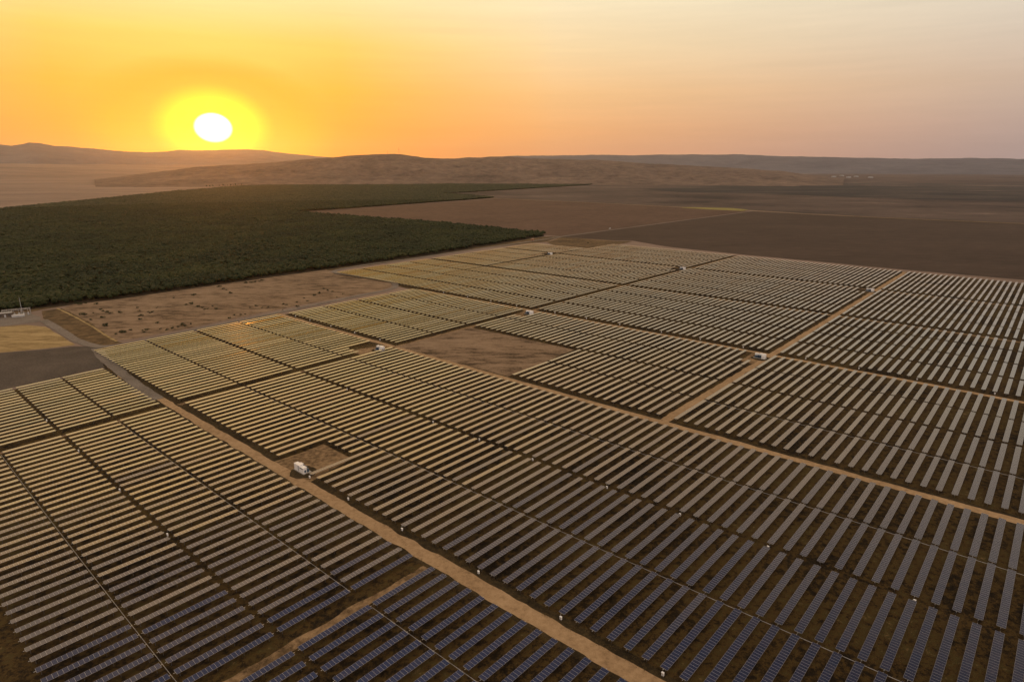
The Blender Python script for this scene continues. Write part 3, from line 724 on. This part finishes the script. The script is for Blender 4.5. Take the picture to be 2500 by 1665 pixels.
SP = [(186,742),(196,744),(210,741),(235,743),(245,757),(252,761),(262,764),(268,766),(275,764),(292,764),(250,777),(228,765),(222,782),(340,760),(336,752),(362,762),(366,765),(372,763),(345,772),(342,781),(384,752),(424,728),(470,722),(476,720),(462,741),(455,745),(468,743),(484,750),(495,752),(500,756),(507,755),(520,748),(527,755),(572,770),(588,769),(598,768),(560,778),(600,692),(612,691),(622,690),(640,686),(633,688),(536,701),(545,706),(553,709),(563,717),(408,806),(392,804),(435,799),(446,795),(452,797),(466,792),(384,789),(420,803),(348,808),(352,812),(284,817),(318,807),(692,744),(725,739),(750,736),(700,746),(640,752),(655,751),(790,706),(800,710),(812,713),(768,722),(780,717),(742,729),(822,727),(838,718),(690,758),(726,750),(625,748),(610,752)]
for (a, b_) in SP: shrub(a, b_, random.uniform(1.1, 2.6), LABS)
shrub(1436, 594, 2.6, 'lone dark shrub on the weedy corner beyond the far tables', None)

# weeds along the road edges and on the bare lot
WVs, WFs = [], []; wn_ = 0
wt = [leaf_clump(70+i, 16, 1.0, 0.8) for i in range(6)]
def weeds(px, py, size, g):
    global wn_
    n = len(px); kind = g.integers(0, 6, n); th = g.uniform(0, 6.28, n)
    for k in range(6):
        m = kind == k; bv, bf = wt[k]; q = m.sum(); s = size[m][:, None]; c_, s_ = np.cos(th[m])[:, None], np.sin(th[m])[:, None]
        if q == 0: continue
        V = np.stack([(bv[None, :, 0]*c_-bv[None, :, 1]*s_)*s+px[m][:, None], (bv[None, :, 0]*s_+bv[None, :, 1]*c_)*s+py[m][:, None], bv[None, :, 2]*s+0.03], 2).reshape(-1, 3)
        WVs.append(V); WFs.append((bf[None]+(np.arange(q)*len(bv))[:, None, None]).reshape(-1, 4)+wn_); wn_ += len(V)
g = np.random.default_rng(5)
def strip_weeds(u0, u1, v0, v1, n, s0, s1, thr=0.5):
    u = g.uniform(u0, u1, n); v = g.uniform(v0, v1, n); x, y = warp_grid(u, v)
    m = fbm(x*0.11, y*0.11, 4, 31) > thr; px, py = to_px(x, y, 0); m &= (px > -60) & (px < 2560) & (py < 1760)
    weeds(x[m], y[m], g.uniform(s0, s1, m.sum()), g)
strip_weeds(22.45, 23.2, -80, 12, 3000, 0.35, 0.9, 0.44)
strip_weeds(21.1, 21.5, -80, 12, 1600, 0.3, 0.7, 0.45)
strip_weeds(50.3, 51.0, -92, 30, 1800, 0.35, 0.8, 0.46)
strip_weeds(49.0, 49.5, -92, 30, 1000, 0.3, 0.7, 0.48)
strip_weeds(35.9, 36.3, -64, 15, 1600, 0.35, 0.8, 0.48)
strip_weeds(12.05, 12.35, -64, 5, 900, 0.35, 0.8, 0.45)
strip_weeds(2, 50, -26.6, 12, 9000, 0.2, 0.6, 0.53)
strip_weeds(0, 50, -64, -27, 7000, 0.25, 0.6, 0.55)
strip_weeds(50, 110, -25, 26, 5000, 0.25, 0.6, 0.54)
strip_weeds(-2, 3.0, -40, 2, 2500, 0.4, 1.1, 0.47)
strip_weeds(50.6, 63.5, -64, -46, 2200, 0.3, 0.9, 0.54)
strip_weeds(-2, 21, -26.6, -25.4, 900, 0.4, 0.9, 0.45)
tag(link('weeds', npmesh('weeds', np.vstack(WVs), np.vstack(WFs)), M['weed']), 'dry weeds along the road edges and between the rows', 'weeds', None, 'stuff')

# ---------------------------------------------------------------- substation at the left edge
def lp(px, py): x, y = land(px, py); return float(x), float(y)
x0, y0 = lp(8, 775)
root = empty('control_house', (x0, y0, 0.09), R(33)); tag(root, 'brown control building of the substation at the left edge', 'building')
MB().box(-6, 6, -2, 2, 0, 3.4).build('wall', paint('brown_siding', (0.10,0.075,0.055), 0.7), root); MB().box(-6.3, 6.3, -2.3, 2.3, 3.4, 3.65).build('roof', M['greyp'], root); MB().box(1, 2.1, -2.06, -2.003, 0, 2.2).build('door', M['greyp'], root)
for x_ in (-4, -1.2, 4): MB().box(x_-0.6, x_+0.6, -2.05, -2.003, 1.2, 2.2).build('window', M['dark'], root)
x0, y0 = lp(42, 771)
root = empty('switchyard_gantry', (x0, y0, 0.09), R(33)); tag(root, 'grey steel switchyard frame full of insulators in the substation', 'gantry')
for x_ in (-9, -3, 3, 9):
    for y_ in (-2, 2): MB().tube((x_, y_, 0), (x_, y_, 5.2), 0.16, 6).build('column', M['steel'], root)
for y_ in (-2, 2): MB().box(-9.3, 9.3, y_-0.15, y_+0.15, 5.0, 5.35).build('beam', M['steel'], root)
for x_ in (-6, 0, 6): MB().box(x_-0.12, x_+0.12, -2.2, 2.2, 5.1, 5.32).build('cross_beam', M['steel'], root)
for x_ in (-7.5, -4.5, -1.5, 1.5, 4.5, 7.5): MB().tube((x_, -1.2, 3.2), (x_, -1.2, 5.0), 0.14, 6, 0.08).build('insulator', M['greyp'], root); MB().box(x_-0.5, x_+0.5, -0.6, 0.6, 0, 2.2).build('breaker', M['greyp'], root)
for (a, b_, lab) in [(37,774.5,'pale equipment cabinet left of its twin in the substation yard'), (53,773,'pale equipment cabinet right of its twin in the substation yard')]:
    x0, y0 = lp(a, b_); root = empty('equipment_cabinet', (x0, y0, 0.09), R(33)); tag(root, lab, 'cabinet', 'pale cabinets in the substation yard')
    MB().box(-2.0, 2.0, -0.8, 0.8, 0, 1.5).build('body', M['greyp'], root); MB().box(-2.1, 2.1, -0.9, 0.9, 1.5, 1.62).build('lid', M['white'], root)
x0, y0 = lp(54, 762)
root = empty('mast', (x0, y0, 0)); tag(root, 'thin pale lightning mast standing against the dark orchard', 'mast')
MB().tube((0, 0, 0), (0, 0, 12), 0.22, 8, 0.11).build('pole', M['greyp'], root); MB().tube((0, 0, 12), (0, 0, 13.5), 0.06, 6, 0.03).build('spike', M['steel'], root)
# pump house near the orchard corner
x0, y0 = lp(1300, 588)
root = empty('pump_house', (x0, y0, 0.1), R(25)); tag(root, 'small orange brown pump house beside the orchard corner', 'hut')
MB().box(-2, 2, -2, 2, 0, 3.4).build('wall', M['wood'], root); MB().box(-2.3, 2.3, -2.3, 2.3, 3.4, 3.65).build('roof', paint('pale_roof', (0.5,0.36,0.25), 0.7), root); MB().box(-1, 0.2, -2.05, -2.003, 0, 2.1).build('door', M['dark'], root)
# pickup on the field road
x0, y0 = lp(1489, 559.5)
root = empty('pickup_truck', (x0, y0, 0.3), math.atan2(*reversed(np.array(lp(1600, 547.5))-np.array(lp(1480, 563.5)))))
tag(root, 'white pickup truck parked on the pale road between the brown fields', 'pickup truck')
bevel(MB().box(-2.7, 2.7, -0.95, 0.95, 0.45, 1.15).build('body', M['white'], root), 0.12); bevel(MB().box(-0.5, 1.5, -0.85, 0.85, 1.15, 1.85).build('cab', M['white'], root), 0.15)
MB().box(-0.52, 1.52, -0.87, 0.87, 1.3, 1.7).build('window', M['dark'], root)
for x_ in (-1.7, 1.7):
    for y_ in (-0.85, 0.85): MB().tube((x_, y_-0.13, 0.4), (x_, y_+0.13, 0.4), 0.4, 14).build('wheel', M['dark'], root)

# ---------------------------------------------------------------- far storage tanks
TK = [(2035.7,433.2,'leftmost pale storage tank of the front group far off on the plain'), (2055,430.4,'pale storage tank behind the leftmost one, far off on the plain'), (2071.5,434.6,'front middle pale storage tank far off on the plain'), (2090,432.6,'pale storage tank just right of the front middle one'), (2125,435,'rightmost and brightest pale storage tank far off on the plain')]
for (a, b_, lab) in TK:
    x0, y0 = lp(a, b_); root = empty('storage_tank', (x0, y0, 0.5)); tag(root, lab, 'storage tank', 'pale storage tanks far off on the plain')
    MB().tube((0, 0, 0), (0, 0, 11), 26, 32).build('shell', M['greyp'], root); MB().tube((0, 0, 11), (0, 0, 13), 26.4, 32, 2.0).build('roof', M['greyp'], root)

# ---------------------------------------------------------------- hills
def hills(name, sil, dist, foot, back, mat, label, amp, gully, nr=70, step=3.0, seed=1, footz=0.0, rough_sky=2.6, rfreq=1/420.0):
    """a range of hills: sil = skyline as bearings/elevations; dist = distance of the crest; foot/back = distances of the two feet"""
    sil = np.array(sil, float); px = np.arange(sil[0, 0], sil[-1, 0]+step, step); py = np.interp(px, sil[:, 0], sil[:, 1]) + (fbm(px*0.035, px*0+seed, 5, seed, gain=0.6)-0.5)*rough_sky
    x = px - W_PX/2; y = py - H_PX/2; cp, sp = math.cos(PITCH), math.sin(PITCH)
    fy = F_PX*cp - y*sp; fz = -F_PX*sp - y*cp
    bx, by = x/np.hypot(x, fy), fy/np.hypot(x, fy); te = fz/np.hypot(x, fy)
    crest = CAM_H + te*dist
    r = np.concatenate([np.linspace(foot, dist, nr), np.linspace(dist, back, nr//3)[1:]])
    t = np.where(r <= dist, (r-foot)/(dist-foot), 1-(r-dist)/(back-dist))
    X = bx[:, None]*r[None]; Y = by[:, None]*r[None]
    sh_ = t**1.25
    rg = fbm(X*rfreq, Y*rfreq, 5, seed, True); rs = fbm(X*rfreq*2.7, Y*rfreq*2.7, 4, seed+8, True)
    env = np.sin(np.clip(t, 0, 1)*math.pi)**0.8
    Z = crest[:, None]*sh_[None] + (rg-0.6)*amp*env[None]*np.clip(crest[:, None]/crest.max(), 0, 1) + (rs-0.6)*gully*env[None]*np.clip(crest[:, None]/crest.max(), 0, 1)
    Z = np.minimum(Z, CAM_H + te[:, None]*r[None] + (0 if True else 0)) if True else Z
    Z = np.where(r[None] > dist, np.minimum(Z, crest[:, None]), Z)
    Z = np.maximum(Z, -2.0) + footz - 4.0
    na, nr_ = X.shape; V = np.stack([X, Y, Z], 2).reshape(-1, 3)
    i, j = np.meshgrid(np.arange(na-1), np.arange(nr_-1), indexing='ij'); k = (i*nr_+j).ravel()
    return tag(link(name, npmesh(name, V, np.stack([k, k+nr_, k+nr_+1, k+1], 1), smooth=True), mat), label, 'hills', None, 'structure')
CR = [(230,437),(380,420),(480,407),(560,402),(600,400),(645,397),(711,391.5),(787,385.5),(850,380),(912,376),(970,375),(1001,379),(1037,385),(1086,387),(1135,385),(1199,382.5),(1243,381),(1282,385.5),(1325,387),(1383,388),(1422,390),(1451,389),(1509,393),(1586,399),(1683,403.5),(1760,408),(1900,416),(2060,437)]
hills('hills', CR, 6300, 4300, 8200, M['hill'], 'low eroded brown ridge behind the orchard', 80, 46, 110, 1.3, 3)
LM = [(-250,352),(-100,349),(-20,352),(0,353),(27,356),(50,353),(71,348),(94,348.7),(115,353),(134,356),(165,358),(200,361),(232,362.5),(267,367),(308,370),(357,372),(410,370.5),(437,366.5),(472,367),(520,366.5),(560,365),(600,364.5),(645,367),(667,371),(725,377),(778,382),(900,392),(1000,400)]
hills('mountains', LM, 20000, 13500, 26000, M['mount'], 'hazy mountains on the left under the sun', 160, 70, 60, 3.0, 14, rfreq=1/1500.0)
RM = [(1150,386),(1263,380.5),(1345,380),(1393,379),(1446,378),(1538,379.3),(1615,377.7),(1660,377.5),(1697,376.5),(1740,377.5),(1796,377),(1849,379),(1910,381.5),(2000,383),(2053,384.8),(2140,386),(2231,388),(2300,387),(2360,385.8),(2420,386.7),(2500,388),(2700,389),(2900,388)]
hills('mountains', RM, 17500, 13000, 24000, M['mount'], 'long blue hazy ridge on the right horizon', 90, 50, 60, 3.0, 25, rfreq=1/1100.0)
BJ = [(-300,399),(0,399),(150,401),(300,401),(450,402),(600,403),(760,407),(1000,422)]
hills('foothill_slope', BJ, 13000, 8200, 16000, M['ground'], 'pale slope rising to the left mountains', 10, 5, 40, 8.0, 37, rfreq=1/2500.0)

# masts on the ridge
def ridge_mast(px, pyb, hgt, lab):
    x = px - W_PX/2; y = pyb - H_PX/2; fy = F_PX*math.cos(PITCH) - y*math.sin(PITCH); fz = -F_PX*math.sin(PITCH) - y*math.cos(PITCH)
    h_ = math.hypot(x, fy); d = 6290; z = CAM_H + fz/h_*d
    root = empty('radio_mast', (x/h_*d, fy/h_*d, z-4)); tag(root, lab, 'radio mast')
    MB().tube((0, 0, 0), (0, 0, hgt), 1.1, 6, 0.7).build('pole', M['dark'], root)
    MB().box(-3, 3, -0.6, 0.6, hgt*0.62, hgt*0.66).build('crossarm', M['dark'], root)
ridge_mast(974, 375, 56, 'taller thin radio mast on the crest of the brown ridge')
ridge_mast(946, 375.3, 30, 'shorter radio mast on the brown ridge left of the taller one')

# small trees along the far orchard edge under the sun
def far_tree():
    root = empty('tree', (0, 0, 0)); tag(root, 'small dark tree in the row on the orchard far edge under the sun', 'tree', 'small trees on the far orchard edge')
    MB().tube((0, 0, 0), (0.4, 0, 9), 0.7, 6, 0.4).build('trunk', M['bark'], root)
    bv, bf = I2; g2 = np.random.default_rng(3); v = bv*g2.uniform(0.7, 1.25, (len(bv), 1))*np.array([4.2, 4.2, 5.5]) + np.array([0.4, 0, 12])
    me = npmesh('crown', v, bf); link('crown', me, M['leaf'], root)
    return root
pt = None
for (a, b_) in [(505,457.8),(513,458.8),(520,457),(536,456.5),(545,455.6),(556,455),(564,456),(570,454.5),(575,455.2),(581,454.2),(590,454)]:
    o = far_tree() if pt is None else copy_tree(pt); pt = pt or o
    x0, y0 = lp(a, b_); o.location = (x0, y0, 0.2); s = random.uniform(0.55, 1.0); o.scale = (s, s, s); o.rotation_euler = (0, 0, random.uniform(0, 6))

# ---------------------------------------------------------------- haze
hz = MB().box(-30000, 30000, -600, 30000, -3, 1100).build('haze', None)
m = bpy.data.materials.new('haze_air'); m.use_nodes = True; t = NT(m.node_tree)
for n in list(t.n): t.n.remove(n)
o_ = t.add('ShaderNodeOutputMaterial'); pv = t.add('ShaderNodeVolumePrincipled')
pv.inputs['Density'].default_value = 1.6e-5; pv.inputs['Color'].default_value = (0.9, 0.88, 0.98, 1); pv.inputs['Anisotropy'].default_value = 0.86
t.link(pv.outputs[0], o_.inputs['Volume'])
hz.data.materials.append(m)
tag(hz, 'pale warm evening haze over the plain', 'haze', None, 'stuff')
